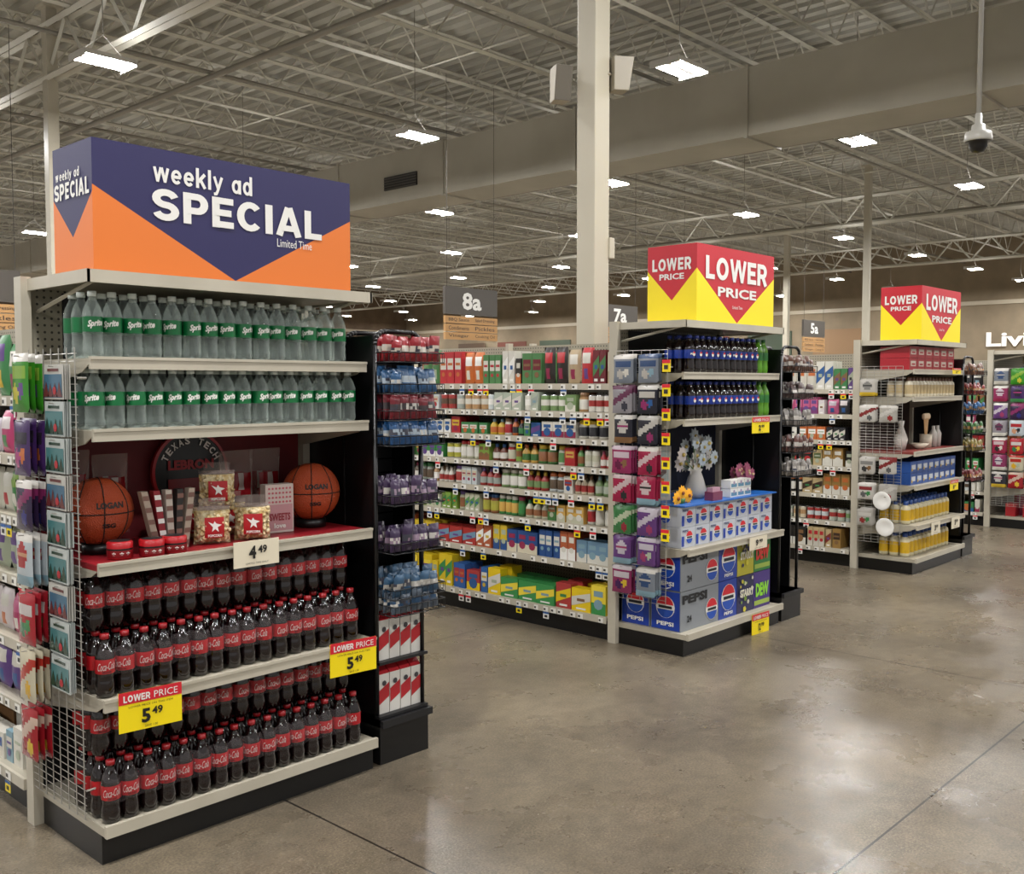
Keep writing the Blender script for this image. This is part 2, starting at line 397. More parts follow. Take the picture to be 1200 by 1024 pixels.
# ------------------------------------------------------------ fixtures
def shelf(mb, z, sb, top=None, w=W, d=D, lip=None):
    mb.box(.006, w-.006, sb, d-.03, z-.022, z, top or BEIGE)
    mb.box(.004, w-.004, sb-.014, sb, z-.036, z+.006, lip or LIP)
    mb.box(.004, w-.004, sb-.018, sb-.014, z-.004, z+.006, lip or LIP)
    for a in (.004, w-.008):
        mb.add([(a, sb, z-.02), (a, d-.03, z-.02), (a, d-.03, z-.12), (a, sb+.05, z-.045), (a+.004, sb, z-.02), (a+.004, d-.03, z-.02), (a+.004, d-.03, z-.12), (a+.004, sb+.05, z-.045)],
               [(0, 1, 2, 3), (7, 6, 5, 4), (3, 2, 6, 7), (0, 3, 7, 4)], BEIGE)
def endcap(gx, shelves, linermid=None, zl=None, dark=None, shade_top=None):
    mb = MB(gx, YF)
    mb.box(0, W, .02, D, 0, .10, BLACK); mb.box(0, W, 0, D-.03, .10, .13, BEIGE); mb.box(.0, W, -.016, 0, .098, .138, LIP)
    mb.box(0, W, D-.03, D-.005, .13, 1.95, PEG)
    if zl:
        mb.box(.01, W-.01, D-.036, D-.031, zl[0], zl[1], linermid)
        mb.box(.01, W-.01, D-.036, D-.031, .13, zl[0]-.03, dark)
    if shade_top: mb.box(.12, W-.01, D-.036, D-.031, shade_top[0], shade_top[1], dark)  # dark sheet over the pegboard stands in for shade behind the bottles
    for a in (-.035, W):
        mb.box(a, a+.035, D-.06, D, 0, 1.98, LIP)
    for z, sb, top in shelves: shelf(mb, z, sb, top)
    z = 1.96
    mb.box(-.0, W, .03, D, z-.02, z, BEIGE); mb.box(-.01, W+.01, .015, .03, z-.03, z+.012, LIP); mb.box(-.012, 0, .015, D, z-.03, z+.012, LIP); mb.box(W, W+.012, .015, D, z-.03, z+.012, LIP)
    for a in (.03, W-.03): mb.tube((a, .06, z-.02), (a, D-.04, z-.1), .008, LIP)
    return mb

def vface(mb, w, z0, z1, fe, apex, ct, cb, b=0):
    ze = z1-(z1-z0)*fe; za = z1-(z1-z0)*apex
    mb.poly([(0, b, ze), (w/2, b, za), (w, b, ze), (w, b, z1), (0, b, z1)], ct)
    mb.poly([(0, b, z0), (w, b, z0), (w, b, ze), (w/2, b, za), (0, b, ze)], cb)
def sale_sign(x0, x1, y0, y1, z0, z1, kind):
    mb = MB(); w = x1-x0; d = y1-y0; h = z1-z0
    if kind == 0: ct, cb = M('#221e50', .5), M('#dc7428', .5)
    else: ct, cb = M('#bc1828', .45), M('#f4dc10', .45)
    mb.box(x0+.002, x1-.002, y0+.002, y1-.002, z0, z1-.002, cb)
    for (ox, oy, rx, ry, ww, front) in ((x0, y0, 1, 0, w, 1), (x0, y1, 0, -1, d, 0), (x1, y0, 0, 1, d, 0), (x1, y1, -1, 0, w, 1)):
        mb.fr(ox, oy, rx, ry)
        if kind == 0:
            vface(mb, ww, z0, z1, .35 if front else .40, .99 if front else .72, ct, cb)
            if front:
                mb.bold('weekly ad', ww*.385, -.003, z0+h*.80, ww*.37, h*.20, WHITE)
                mb.bold('SPECIAL', ww*.53, -.003, z0+h*.565, ww*.67, h*.25, WHITE)
                mb.text('Limited Time', ww*.745, -.003, z0+h*.375, ww*.15, h*.07, WHITE, .0)
            else:
                mb.bold('weekly ad', ww*.40, -.003, z0+h*.765, ww*.62, h*.09, WHITE)
                mb.bold('SPECIAL', ww*.5, -.003, z0+h*.65, ww*.90, h*.13, WHITE)
        else:
            vface(mb, ww, z0, z1, .32, .99 if front else .72, ct, cb)
            mb.bold('LOWER', ww*.5, -.003, z0+h*(.71 if front else .75), ww*.80, h*(.30 if front else .16), WHITE)
            mb.text('PRICE', ww*.5, -.003, z0+h*(.41 if front else .59), ww*.50, h*(.13 if front else .08), WHITE, .03)
            if front: mb.text('Limited Time', ww*.5, -.003, z0+h*.22, ww*.13, h*.045, WHITE, 0)
    mb.build('sale_sign')

def price_card(x, z, w, h, big, cents, yellow=True, tilt=0, y=YF-.03):
    mb = MB(x, y, math.cos(tilt), math.sin(tilt)); k = M('#15130f')
    if yellow:
        mb.box(-w/2, w/2, 0, .003, z-h, z, YEL); mb.rect(-w/2, w/2, z-h*.3, z+.001, -.001, M('#cc1e2e'))
        mb.bold('LOWER', -w*.22, -.003, z-h*.16, w*.42, h*.17, WHITE); mb.text('PRICE', w*.24, -.003, z-h*.16, w*.38, h*.17, WHITE, .0)
        mb.text('LOWER PRICE ON THIS ITEM', 0, -.003, z-h*.38, w*.7, h*.05, k, 0)
        mb.text(big, -w*.08, -.003, z-h*.66, w*.14, h*.36, k, .04); mb.text(cents, w*.1, -.003, z-h*.57, w*.17, h*.2, k, .03)
        mb.text('SAVE 1.00', 0, -.003, z-h*.92, w*.2, h*.06, k, 0)
    else:
        mb.box(-w/2, w/2, 0, .003, z-h, z, M('#dcd2ba'))
        mb.text(big, -w*.1, -.003, z-h*.45, w*.16, h*.5, k, .04); mb.text(cents, w*.12, -.003, z-h*.36, w*.2, h*.3, k, .03)
        mb.text('LIMITED TIME ONLY', 0, -.003, z-h*.87, w*.5, h*.07, k, 0)
    mb.box(-.01, .01, .003, .012, z-.03, z-.005, WIRE)
    mb.build('price_card')

# ------------------------------------------------------------ bottles
def bottle(mb, a, b, z, kind, h=.212, r=.0325, seg=12, txt=True):
    ang = -math.pi/2+R.uniform(-.9, .5)-.25
    if kind == 'lime': body, lab, cap = CLEAR, GREEN, M('#d4dcd6', .3)
    elif kind == 'cola': body, lab, cap = COLA, RED, M('#8c1219', .3)
    elif kind == 'blue': body, lab, cap = COLA, M('#1a3488', .3), M('#1c2f80', .3)
    elif kind == 'dew': body, lab, cap = M('#4f8420', .1), M('#2a6a30', .3), M('#245a2b', .3)
    s = h/.212
    p = [(.001, .002, body), (.022, 0, body), (.028, .004, body), (.0325, .02, body), (.0325, .045, body), (.0305, .055, body), (.0305, .072, body), (.0325, .082, lab), (.0325, .13, body), (.0315, .14, body),
         (.027, .158, body), (.018, .176, body), (.0125, .186, body), (.0125, .194, cap), (.0148, .195, cap), (.0148, .211, cap), (.001, .212, cap)]
    if kind == 'lime':
        p[0] = (.001, .012, body)
        p[3:7] = [(.0325, .018, body), (.0325, .032, body), (.0300, .040, body), (.0325, .048, body), (.0302, .060, body), (.0315, .072, body)]
    if kind == 'cola': p[6] = (.0295, .068, body)
    mb.lathe([(q[0]*r/.0325, q[1]*s, q[2]) for q in p], a, b, z, seg)
    if txt:
        rr = r+.0006
        if kind == 'lime': mb.textcyl('Sprite', a, b, z+.107*s, rr, ang, .052, .028, WHITE, .04, .25, .12)
        elif kind == 'cola':
            mb.textcyl('Coca-Cola', a, b, z+.108*s, rr, ang, .06, .026, M('#c9bcb8', .3), .0, .4, .1)
            mb.textcyl('ZERO SUGAR', a, b, z+.088*s, rr, ang, .03, .006, M('#120605'), .02)
        elif kind == 'blue':
            mb.disc(a, b-rr-.001, z+.106*s, .014, WHITE, n=10); mb.disc(a, b-rr-.002, z+.109*s, .011, M('#c8202e'), 0, 180, 8)
            mb.textcyl('PEPSI', a, b, z+.106*s, rr, ang+.9, .035, .012, WHITE, .05)
def bottle_grid(mb, z, kind_f, w=W, b0=.06, rows=4, pitch=.068, skiprow=0, h=.212, txtrows=1, a0=.04, seg=12, jit=.003):
    n = int((w-a0*2)/pitch)+1
    for j in range(skiprow, rows):
        for i in range(n):
            a = a0+i*pitch+R.uniform(-jit, jit); k = kind_f(i/(n-1))
            if k: bottle(mb, a, b0+j*pitch+R.uniform(-jit, jit), z, k, h=h, seg=seg if j-skiprow < 2 else 8, txt=(j-skiprow) < txtrows)

# ------------------------------------------------------------ generic products
PAL = {
 'mix': ['#a8282e', '#c8c4b8', '#2c568c', '#3c7a48', '#c8a834', '#5f4480', '#b86432', '#d0cdc2', '#2b2b2f', '#7a98a4', '#8a2a48', '#a0a892', '#7a5a3c'],
 'tea': ['#2f6f7c', '#c8ac30', '#a0302c', '#3f7040', '#b87a34', '#284a80', '#6888a0', '#a85838', '#c8c0a8'],
 'green': ['#3a7f42', '#7a9840', '#c8c6b8', '#a02a2c', '#5a8a50', '#a8a440', '#3d6a38', '#b8b8a0', '#6a3a2a', '#c8a050', '#8a5a3a'],
 'white': ['#cecbc0', '#bfc6c6', '#a8b0a0', '#c4b89e', '#9a3430', '#6f8a58', '#a8845c', '#98a098', '#5a4a3a'],
 'yb': ['#e0c01c', '#e4c828', '#2f5ea0', '#3a8a4a', '#d8bc24', '#a83a38', '#2c5e9c', '#e8d040'],
 'top': ['#b02a30', '#cecac0', '#c06830', '#2a4c80', '#c8c0a8', '#6a2028', '#4a7a48', '#2a2420', '#a89474', '#d8d4cc'],
 'pink': ['#a83a64', '#b8587e', '#cdc4c4', '#70366a', '#2b2b2f', '#b0a8b0'],
 'dark': ['#3a2a20', '#7a2e24', '#b09c74', '#22201e', '#90703c', '#c0bcb0', '#56603c'],
}
def product_row(mb, a0, a1, z, hmax, pal, kinds, b=.02, rows=2, seg=8):
    a = a0
    while a < a1-.05:
        kd = R.choice(kinds); c1 = M(R.choice(PAL[pal]), .35); c2 = M(R.choice(PAL[pal]+['#ccc9be', '#d4d1c8']), .35); c3 = M(R.choice(PAL['mix']), .35)
        if c2 is c1: c2 = WHITE
        n = R.randint(1, 3)
        if kd == 'box': w = R.uniform(.05, .10); h = hmax*R.uniform(.6, .93)
        elif kd == 'wide': w = R.uniform(.11, .17); h = hmax*R.uniform(.45, .85)
        elif kd == 'can': w = R.uniform(.06, .08); h = min(hmax*.9, .11)
        elif kd == 'bottle': w = R.uniform(.05, .07); h = hmax*R.uniform(.75, .95)
        elif kd == 'jar': w = R.uniform(.06, .085); h = min(hmax*.9, .14)
        else: w = R.uniform(.09, .13); h = hmax*R.uniform(.75, .95)
        st = R.randint(0, 2)
        for q in range(n):
            if a+w > a1: break
            for j in range(rows):
                bb = b+R.uniform(0, .012)+j*max(w, .08)
                m_ = a+w/2
                if kd in ('box', 'wide'):
                    g = .003
                    d = .07 if j == 0 else .1
                    mb.box(a+g, a+w-g, bb, bb+d, z, z+h, c1)
                    if j == 0:
                        f = bb-.001
                        if st == 0:
                            mb.rect(a+w*.12, a+w*.88, z+h*.45, z+h*.8, f, c2); mb.disc(m_, f-.001, z+h*.3, min(w, h)*.22, c3, n=10)
                            mb.rect(a+w*.2, a+w*.8, z+h*.58, z+h*.66, f-.001, c3)
                        elif st == 1:
                            mb.rect(a+g, a+w-g, z, z+h*.4, f, c2); mb.rect(a+w*.2, a+w*.8, z+h*.62, z+h*.82, f, c3); mb.disc(m_, f-.001, z+h*.35, min(w, h)*.28, c3, n=8, sx=1.1)
                        else:
                            mb.poly([(a+g, f, z+h*.2), (a+w-g, f, z+h*.5), (a+w-g, f, z+h*.85), (a+g, f, z+h*.6)], c2); mb.rect(a+w*.25, a+w*.75, z+h*.08, z+h*.16, f, WHITE); mb.rect(a+w*.3, a+w*.7, z+h*.44, z+h*.56, f-.001, c3)
                elif kd == 'can':
                    r = w*.46; s_ = M('#b8b8b8', .25, .9)
                    for lv in range(1 if hmax < .2 else 2):
                        zz = z+lv*h
                        if zz+h > z+hmax: break
                        mb.lathe([(.001, .002, s_), (r, 0, s_), (r, .006, c1), (r, h*.35, c2), (r, h*.7, c1), (r, h-.006, s_), (r*.96, h, s_), (r*.9, h-.003, s_), (.001, h-.003, s_)], m_, bb+w/2, zz, seg)
                elif kd == 'bottle':
                    r = w*.45
                    mb.lathe([(.001, 0, c1), (r, 0, c1), (r, h*.15, c2), (r, h*.5, c1), (r*.9, h*.62, c1), (r*.4, h*.8, c3), (r*.42, h*.84, c3), (r*.42, h, c3), (.001, h, c3)], m_, bb+w/2, z, seg)
                elif kd == 'jar':
                    r = w*.46
                    mb.lathe([(.001, 0, c1), (r, .002, c1), (r, h*.15, c2), (r, h*.65, c1), (r*.8, h*.8, c3), (r*.85, h*.82, c3), (r*.85, h, c3), (.001, h, c3)], m_, bb+w/2, z, seg)
                else:
                    if j < 1: mb.pillow(m_, bb+.03, z, w, h, .05, lambda u, v: c3 if (u-.5)**2+(v-.3)**2 < .03 else (c2 if .5 < v < .8 and .15 < u < .85 else c1), 6, 7)
            a += w
        a += R.uniform(0, .01)

def lip_tags(mb, a0, a1, z, b, dens=.6, big=.15):
    a = a0+.03
    while a < a1-.05:
        if R.random() < dens:
            w = R.uniform(.035, .05); mb.rect(a, a+w, z-.034, z-.002, b-.002, M('#e4e2da', .5)); mb.rect(a+.004, a+w*.5, z-.026, z-.012, b-.003, M('#444038'))
            if R.random() < big:
                c = R.choice([YEL, WHITE, WHITE]); mb.rect(a, a+.05, z-.08, z-.036, b-.004, c); mb.rect(a, a+.05, z-.048, z-.036, b-.005, R.choice([M('#d42030'), M('#2a5a9a')]))
                mb.rect(a+.012, a+.038, z-.072, z-.056, b-.005, M('#2a2622'))
        a += R.uniform(.05, .11)

def aisle_run(gx, y0, y1, zs, pals, kindss, detail, name):
    mb = MB(); L = y1-y0
    mb.box(gx+.01, gx+W-.01, y0, y1, 0, .1, BLACK)
    mb.box(gx+W/2-.02, gx+W/2+.02, y0, y1, .1, 1.88, PEG)
    mp = MB()
    for side in (0, 1):
        for o in (mb, mp):
            if side == 0: o.fr(gx-.03, y1, 0, -1)
            else: o.fr(gx+W+.03, y0, 0, 1)
        dd = W/2
        for k, z in enumerate(zs):
            sb = 0 if k == len(zs)-1 else (.06 if k else .12)
            mb.box(0, L, sb, dd, z-.02, z, BEIGE); mb.box(0, L, sb-.012, sb, z-.036, z+.004, LIP)
            if side == 0: lip_tags(mb, L-detail, L, z, sb-.012, .85, .35)
            hmax = (zs[k-1]-z-.04) if k else .28
            if side == 0:
                product_row(mp, L-detail, L-.02, z, hmax, pals[k], kindss[k], b=sb+.02, rows=2)
                product_row(mp, max(0, L-detail-5), L-detail, z, hmax, pals[k], ['box', 'wide'], b=sb+.02, rows=1)
            else:
                product_row(mp, .02, 2.2, z, hmax, pals[k], ['box', 'wide'], b=sb+.02, rows=1)
        a = 0
        while a < L:
            mb.box(a, a+.03, dd-.06, dd-.01, .1, 1.9, LIP); a += 1.2
    ob = mb.build('aisle_shelving_unit'); mp.build(name)

zs8 = [1.6, 1.42, 1.25, 1.07, .89, .70, .455, .15]
aisle_run(GX[1], YF+D+.01, 13.5, zs8, ['top', 'white', 'mix', 'green', 'white', 'green', 'tea', 'yb'],
          [['box', 'box', 'bag'], ['can', 'jar', 'box'], ['box', 'bottle', 'jar'], ['can', 'bottle', 'jar', 'box'], ['box', 'bottle', 'jar'], ['jar', 'box', 'bottle'], ['wide', 'box'], ['wide', 'wide', 'box']], 3.2, 'packaged_groceries')
zs7 = [1.55, 1.33, 1.1, .87, .62, .38, .15]
aisle_run(GX[2], YF+D+.01, 13.5, zs7, ['mix', 'pink', 'mix', 'dark', 'dark', 'white', 'dark'],
          [['box', 'bag'], ['bag', 'box'], ['box', 'jar'], ['box'], ['box', 'jar'], ['can', 'box'], ['wide', 'box']], 1.6, 'packaged_groceries')
aisle_run(GX[3], YF+D+.01, 13.5, zs7, ['mix', 'green', 'pink', 'mix', 'yb', 'white', 'mix'],
          [['bag'], ['bag', 'box'], ['bag'], ['box'], ['box', 'jar'], ['can', 'box'], ['wide', 'box']], 1.2, 'packaged_groceries')
aisle_run(GX[0], YF+D+.01, 11.5, zs7, ['mix', 'pink', 'green', 'mix', 'pink', 'mix', 'mix'],
          [['bag'], ['bag'], ['bag'], ['bag'], ['bag'], ['bag'], ['wide', 'box']], 1.6, 'packaged_groceries')
for g in (15.3, 18.8, 22.3, 25.8):
    mb = MB(); mb.box(g, g+W, YF, 13.5, 0, .1, BLACK); mb.box(g+.5, g+.65, YF+.1, 13.5, .1, 1.9, PEG)
    mb.fr(g-.02, 13.5, 0, -1)
    mp = MB(g-.02, 13.5, 0, -1)
    for z in (1.5, 1.2, .9, .55, .15):
        mb.box(0, 10.3, 0, .55, z-.02, z, BEIGE); mb.box(0, 10.3, -.01, 0, z-.035, z+.004, LIP)
        product_row(mp, 8.2, 10.25, z, .27, 'mix', ['box', 'wide'], rows=1)
    mb.fr(g, YF); 
    for z in (1.5, 1.2, .9, .55, .15):
        mb.box(0, W, -.01, .1, z-.03, z, LIP); mp.fr(g, YF); product_row(mp, .02, W-.02, z, .27, 'mix', ['box', 'wide'], rows=1, b=.0)
    mb.build('aisle_shelving_unit'); mp.build('packaged_groceries')

# ------------------------------------------------------------ wing racks
def basket(mb, a0, a1, b0, b1, z, h, m=BLACK, step=.03):
    for zz in (z, z+h):
        mb.path([(a0, b1, zz), (a0, b0, zz), (a1, b0, zz), (a1, b1, zz)], .0028, m, 4)
    a = a0
    while a < a1+.001:
        mb.tube((a, b0, z), (a, b0, z+h), .0018, m); mb.tube((a, b0, z), (a, b1, z), .0018, m); a += step
    b = b0
    while b < b1:
        for aa in (a0, a1): mb.tube((aa, b, z), (aa, b, z+h), .0018, m)
        b += step
def wing_rack(gx, trays, top=1.80, cartons=()):
    ox = gx+W+.04; w = .27
    mb = MB(ox, YF); mp = MB(ox, YF)
    mb.box(-.0, w, .02, .54, 0, .19, BLACK); mb.box(-.0, w+.01, .0, .54, .16, .19, BLK2)
    mb.box(0, w, .24, .26, .19, top-.06, BLK2); mb.box(0, .012, .05, .54, .19, top-.03, BLACK); mb.box(w-.012, w, .1, .54, .19, top-.1, BLACK)
    for bb in (.05, .25):
        pts = [(.008, bb, .19), (.008, bb, top-.07)]
        for t in range(0, 7):
            th = math.pi/2*t/6; pts.append((.008+.06-.06*math.cos(th), bb, top-.07+.06*math.sin(th)))
        for t in range(0, 7):
            th = math.pi/2*t/6; pts.append((w-.068+.06*math.sin(th), bb, top-.07+.06*math.cos(th)))
        pts += [(w-.008, bb, .19)]
        mb.path(pts, .011, BLACK, 8)
    for z in [k*.06+.25 for k in range(int((top-.35)/.06))]: mb.tube((.01, .235, z), (w-.01, .235, z), .003, BLACK)
    for z, c1, c2 in trays:
        basket(mb, .01, w+.02, -.07, .18, z, .04)
        c1 = M(c1, .3); c2 = M(c2, .3)
        for j in range(4):
            for i in range(5):
                hh = R.uniform(.08, .115); cx = M(R.choice(['#b8b4ac', '#3a3a44']), .3)
                mp.pillow(.04+i*.052+R.uniform(-.008, .008), -.045+j*.05, z+.006, .06, hh, .03, lambda u, v: (c2 if R.random() < .6 else cx) if .35 < v < .6 else c1, 6, 8, lean=R.uniform(-.015, .03))
    for z, c1, c2 in cartons:
        mb.box(.0, w, .02, .25, z-.012, z, BLK2)
        c1 = M(c1, .35); c2 = M(c2, .35)
        for i in range(4):
            a = .02+i*.06
            mp.box(a, a+.055, .05, .13, z, z+.17, c1); mp.poly([(a, .049, z+.04), (a+.055, .049, z+.07), (a+.055, .049, z+.13), (a, .049, z+.1)], c2); mp.disc(a+.027, .047, z+.13, .012, M('#3a3a3e'), n=8)
            mp.add([(a, .05, z+.17), (a+.055, .05, z+.17), (a+.055, .13, z+.17), (a, .13, z+.17), (a, .09, z+.205), (a+.055, .09, z+.205)], [(0, 1, 5, 4), (2, 3, 4, 5), (1, 2, 5), (0, 4, 3)], c2)
    e = mb.build('side_display_rack'); mp.build('snack_packs')

wing_rack(GX[0], [(1.69, '#861a22', '#c0b6a8'), (1.56, '#284e74', '#98a4ae'), (1.45, '#6c1c26', '#3a3436'), (1.345, '#1f4874', '#98a4ae'), (1.10, '#382844', '#907c8c'), (.90, '#332440', '#847080'), (.71, '#304e68', '#a09c94'), (.64, '#4c5662', '#264664')],
          1.83, [(.435, '#d0cdc6', '#a82028'), (.205, '#d0cdc6', '#a82028')])
wing_rack(GX[1], [(z, c, '#b0aaa2') for z, c in ((1.68, '#5a3e32'), (1.5, '#4a3a38'), (1.32, '#7a7570'), (1.14, '#5a3a34'), (.98, '#88827c'))], 1.86)
wing_rack(GX[2], [(z, c, '#a88050') for z, c in ((1.68, '#6a4a3a'), (1.5, '#7a2a28'), (1.32, '#2a5a8a'), (1.14, '#3a6a34'), (.98, '#887a3c'), (.7, '#7a3a3c'))], 1.86)

# ------------------------------------------------------------ side wire racks
def side_rack(gx, z0, z1, rows, a0=.05, a1=.42, name='hanging_candy_bags', fr=(.27, .75), dz=.025, gap=.05):
    mb = MB(gx-gap, YF+D-.02, 0, -1)
    z = z0
    while z <= z1+.001:
        mb.tube((a0, 0, z), (a1, 0, z), .0016, WIRE, 3); z += dz
    a = a0
    while a <= a1+.001:
        mb.tube((a, -.003, z0), (a, -.003, z1), .0022, WIRE, 4); a += .0617
    for zz in (z0+.1, z1-.1): mb.tube((a0, 0, zz), (a0, gap, zz), .004, WIRE); mb.tube((a1, 0, zz), (a1, gap, zz), .004, WIRE)
    mp = MB(gx-gap, YF+D-.02, 0, -1); x = (a1-a0)
    for z, h, l, r in rows:
        for side, spec in ((0, l), (1, r)):
            if not spec: continue
            ac = a0+x*fr[side]
            c1, c2, c3 = [M(q, .22) for q in spec[:3]]
            if len(spec) > 3:
                mb.tube((ac, -.0, z+h-.01), (ac, -.05, z+h-.005), .002, WIRE)
                for t in range(4):
                    bb = -.012-t*.007; w = .145; o = R.uniform(-.006, .006)
                    mp.box(ac-w/2+o, ac+w/2+o, bb, bb+.002, z, z+h, c1)
                bb = -.0345
                mp.rect(ac-w*.47, ac+w*.47, z+.006, z+h*.72, bb, c2)
                for q in (-.4, -.15, .12, .38): mp.poly([(ac+w*q*.9-.022, bb-.001, z+.008), (ac+w*q*.9+.022, bb-.001, z+.008), (ac+w*q*.9, bb-.001, z+h*(.45+.15*R.random()))], c3)
                mp.disc(ac+w*.1, bb-.002, z+h*.25, .014, M('#a8242c'), n=8); mp.rect(ac-w*.3, ac+w*.3, z+h*.8, z+h*.88, bb, c3)
            else:
                mb.tube((ac, -.0, z+h-.01), (ac, -.09, z+h-.005), .002, WIRE)
                hd = M(R.choice(['#c8c4bc', spec[0], spec[1]]), .25); c4 = M(R.choice(PAL['mix']), .25); st = R.randint(0, 2)
                def mf(u, v):
                    if v > .86: return hd
                    if st == 0:
                        if .58 < v < .8 and .1 < u < .9: return c2
                        if (u-.38)**2+(v-.3)**2 < .03: return c3
                        if (u-.68)**2+(v-.38)**2 < .02: return c4
                    elif st == 1:
                        if abs(v-.35-.5*u) < .12: return c2
                        if (u-.65)**2+(v-.25)**2 < .03: return c3
                    else:
                        if (u-.5)**2+(v-.6)**2*1.5 < .09: return c2 if abs(v-.6) > .06 else c3
                        if v < .2: return c4
                    return c1
                for t in range(3):
                    w = R.uniform(.135, .15)
                    mp.pillow(ac+R.uniform(-.006, .006), -.022-t*.024, z+R.uniform(-.006, .006), w, h, .022, mf, 10, 14)
    mb.build('wire_side_rack'); mp.build(name)
card = ('#b4bab6', '#447476', '#1c3829', 1)
card2 = ('#b8b6ae', '#3e647c', '#602829', 1)
rows1 = []
lefts = [(1.50, .2, ('#348020', '#7ca038', '#b8b038')), (1.29, .19, ('#3c2454', '#2a2230', '#98386e')), (1.10, .17, ('#2e203c', '#782a56', '#2e2e6e')), (.91, .18, ('#a8b0b4', '#98282e', '#b88868')), (.71, .18, ('#98202a', '#b8b0ac', '#2e6c46')), (.51, .18, ('#b8b098', '#a02e24', '#c89c28')), (.31, .18, ('#901c24', '#b8a090', '#c8a838'))]
for i, (z, h, s) in enumerate(lefts):
    rows1.append((z, h, s, None))
for i in range(9): rows1.append((1.55-i*.122, .115, None, card if i % 3 else card2))
side_rack(GX[0], .15, 1.72, rows1, a0=.03, a1=.47, fr=(.36, .76), gap=.03)
bag2 = [('#747a82', '#34486c', '#a8a49c'), ('#888488', '#60344c', '#3a3a44'), ('#2b2b33', '#b0aca4', '#882e5e'), ('#882e54', '#b8a8b0', '#5e203e'), ('#902240', '#b8a4a4', '#2a2a2a'), ('#3a6e40', '#a8b094', '#882e36'), ('#5c3a6e', '#b0a8b0', '#903a5e'), ('#802e54', '#b8b0b4', '#422050')]
side_rack(GX[1], .30, 1.80, [(1.61-i*.18, .165, bag2[i], bag2[(i+(i % 2)) % 8]) for i in range(8)])
gad = [('#b0aca4', '#7a7874', '#3a3a3a'), ('#b8b4ac', '#7a2e2e', '#5a5a5a'), ('#a09c94', '#b8b4ac', '#883030')]
mbk = [(1.5-i*.22, .14, gad[i % 3] if i not in (2,) else None, gad[(i+1) % 3] if i in (1, 3, 4) else None) for i in range(6)]
side_rack(GX[2], .25, 1.75, mbk, name='hanging_kitchen_gadgets')
side_rack(GX[3], .25, 1.78, [(1.6-i*.19, .17, bag2[(i*3) % 8], lefts[i % 7][2]) for i in range(7)])
mb = MB(GX[1]-.06, YF+D-.02, 0, -1)
for i in range(8):
    z = 1.74-i*.14; mb.box(.43, .485, -.06, -.057, z-.07, z, YEL); mb.rect(.43, .485, z-.02, z, -.062, M('#d42030')); mb.rect(.442, .47, z-.055, z-.03, -.062, M('#2a2622'))
    mb.tube((.45, -.058, z-.01), (.42, .01, z-.01), .002, WIRE)
mb.build('hanging_price_tags')
mb = MB(GX[2]-.06, YF+D-.02, 0, -1)
for a, z in ((.3, .62), (.33, .40)):
    mb.lathe([(.001, -.05, WHITE), (.04, -.05, WHITE), (.075, -.07, WHITE), (.078, -.067, WHITE), (.045, -.044, WHITE), (.001, -.044, WHITE)], a, -.02, z, 20, axis='y')
    mb.tube((a, -.07, z+.07), (a, -.02, z+.1), .002, WIRE)
mb.build('hanging_plates')

# ------------------------------------------------------------ ENDCAP 1
G = GX[0]; maroon = noisy('maroon_liner', '#5e0f16', '#76131b', 2, .6)
redtop = noisy('red_shelf_liner', '#861520', '#941a24', 3, .4)
S1 = [(1.685, .05, None), (1.447, .04, None), (1.005, .02, redtop), (.555, .0, None)]
endcap(G, S1, maroon, (1.0, 1.43), BLK2, (1.45, 1.93)).build('endcap_display_shelf')
sale_sign(1.478, 2.53, YF+.06, YF+.36, 1.973, 2.405, 0)
mb = MB(G, YF)
bottle_grid(mb, 1.687, lambda t: 'lime', b0=.1, rows=3, h=.222, pitch=.072)
bottle_grid(mb, 1.449, lambda t: 'lime', b0=.09, rows=3, h=.205, pitch=.07)
mb.build('lemon_lime_soda_bottles')
mb = MB(G, YF); bz = .212
for zb, b0 in ((.557, .05), (.131, .04)):
    bottle_grid(mb, zb, lambda t: 'cola', b0=b0, rows=4, txtrows=1)
    bottle_grid(mb, zb+bz, lambda t: 'cola', b0=b0, rows=4, skiprow=1, txtrows=1, h=.208)
colas = mb.build('cola_bottles')
mb = MB(G, YF)
for zb, b0, r0 in ((.557, .05, 0), (.131, .04, 0), (.557+bz, .05, 1), (.131+bz, .04, 1)):
    for i in range(5):
        a0 = .04-.036+i*.068*3+.002; a1 = a0+.068*3-.004; b = b0-.037+r0*.068
        n = 12; pts = []
        for k in range(n+1):
            aa = a0+(a1-a0)*k/n; off = -.001-.003*abs(math.sin(k*3.0*math.pi/n))
            pts += [(aa, b+off, zb+.075+R.uniform(-.004, .004)), (aa, b+off-R.uniform(0, .004), zb+.11), (aa, b+off, zb+.14+R.uniform(-.008, .008)), (aa, b+.02, zb+.165+R.uniform(-.01, .01))]
        fs = []
        for k in range(n): q = k*4; fs += [(q, q+4, q+5, q+1), (q+1, q+5, q+6, q+2), (q+2, q+6, q+7, q+3)]
        mb.add(pts, fs, WRAP, True)
mb.build('shrink_wrap', colas)

price_card(1.60, .575, .215, .135, '5', '49', True, math.radians(-6))
price_card(2.46, .575, .215, .135, '5', '49', True, math.radians(-6))
price_card(2.02, 1.03, .19, .095, '4', '49', False, 0)

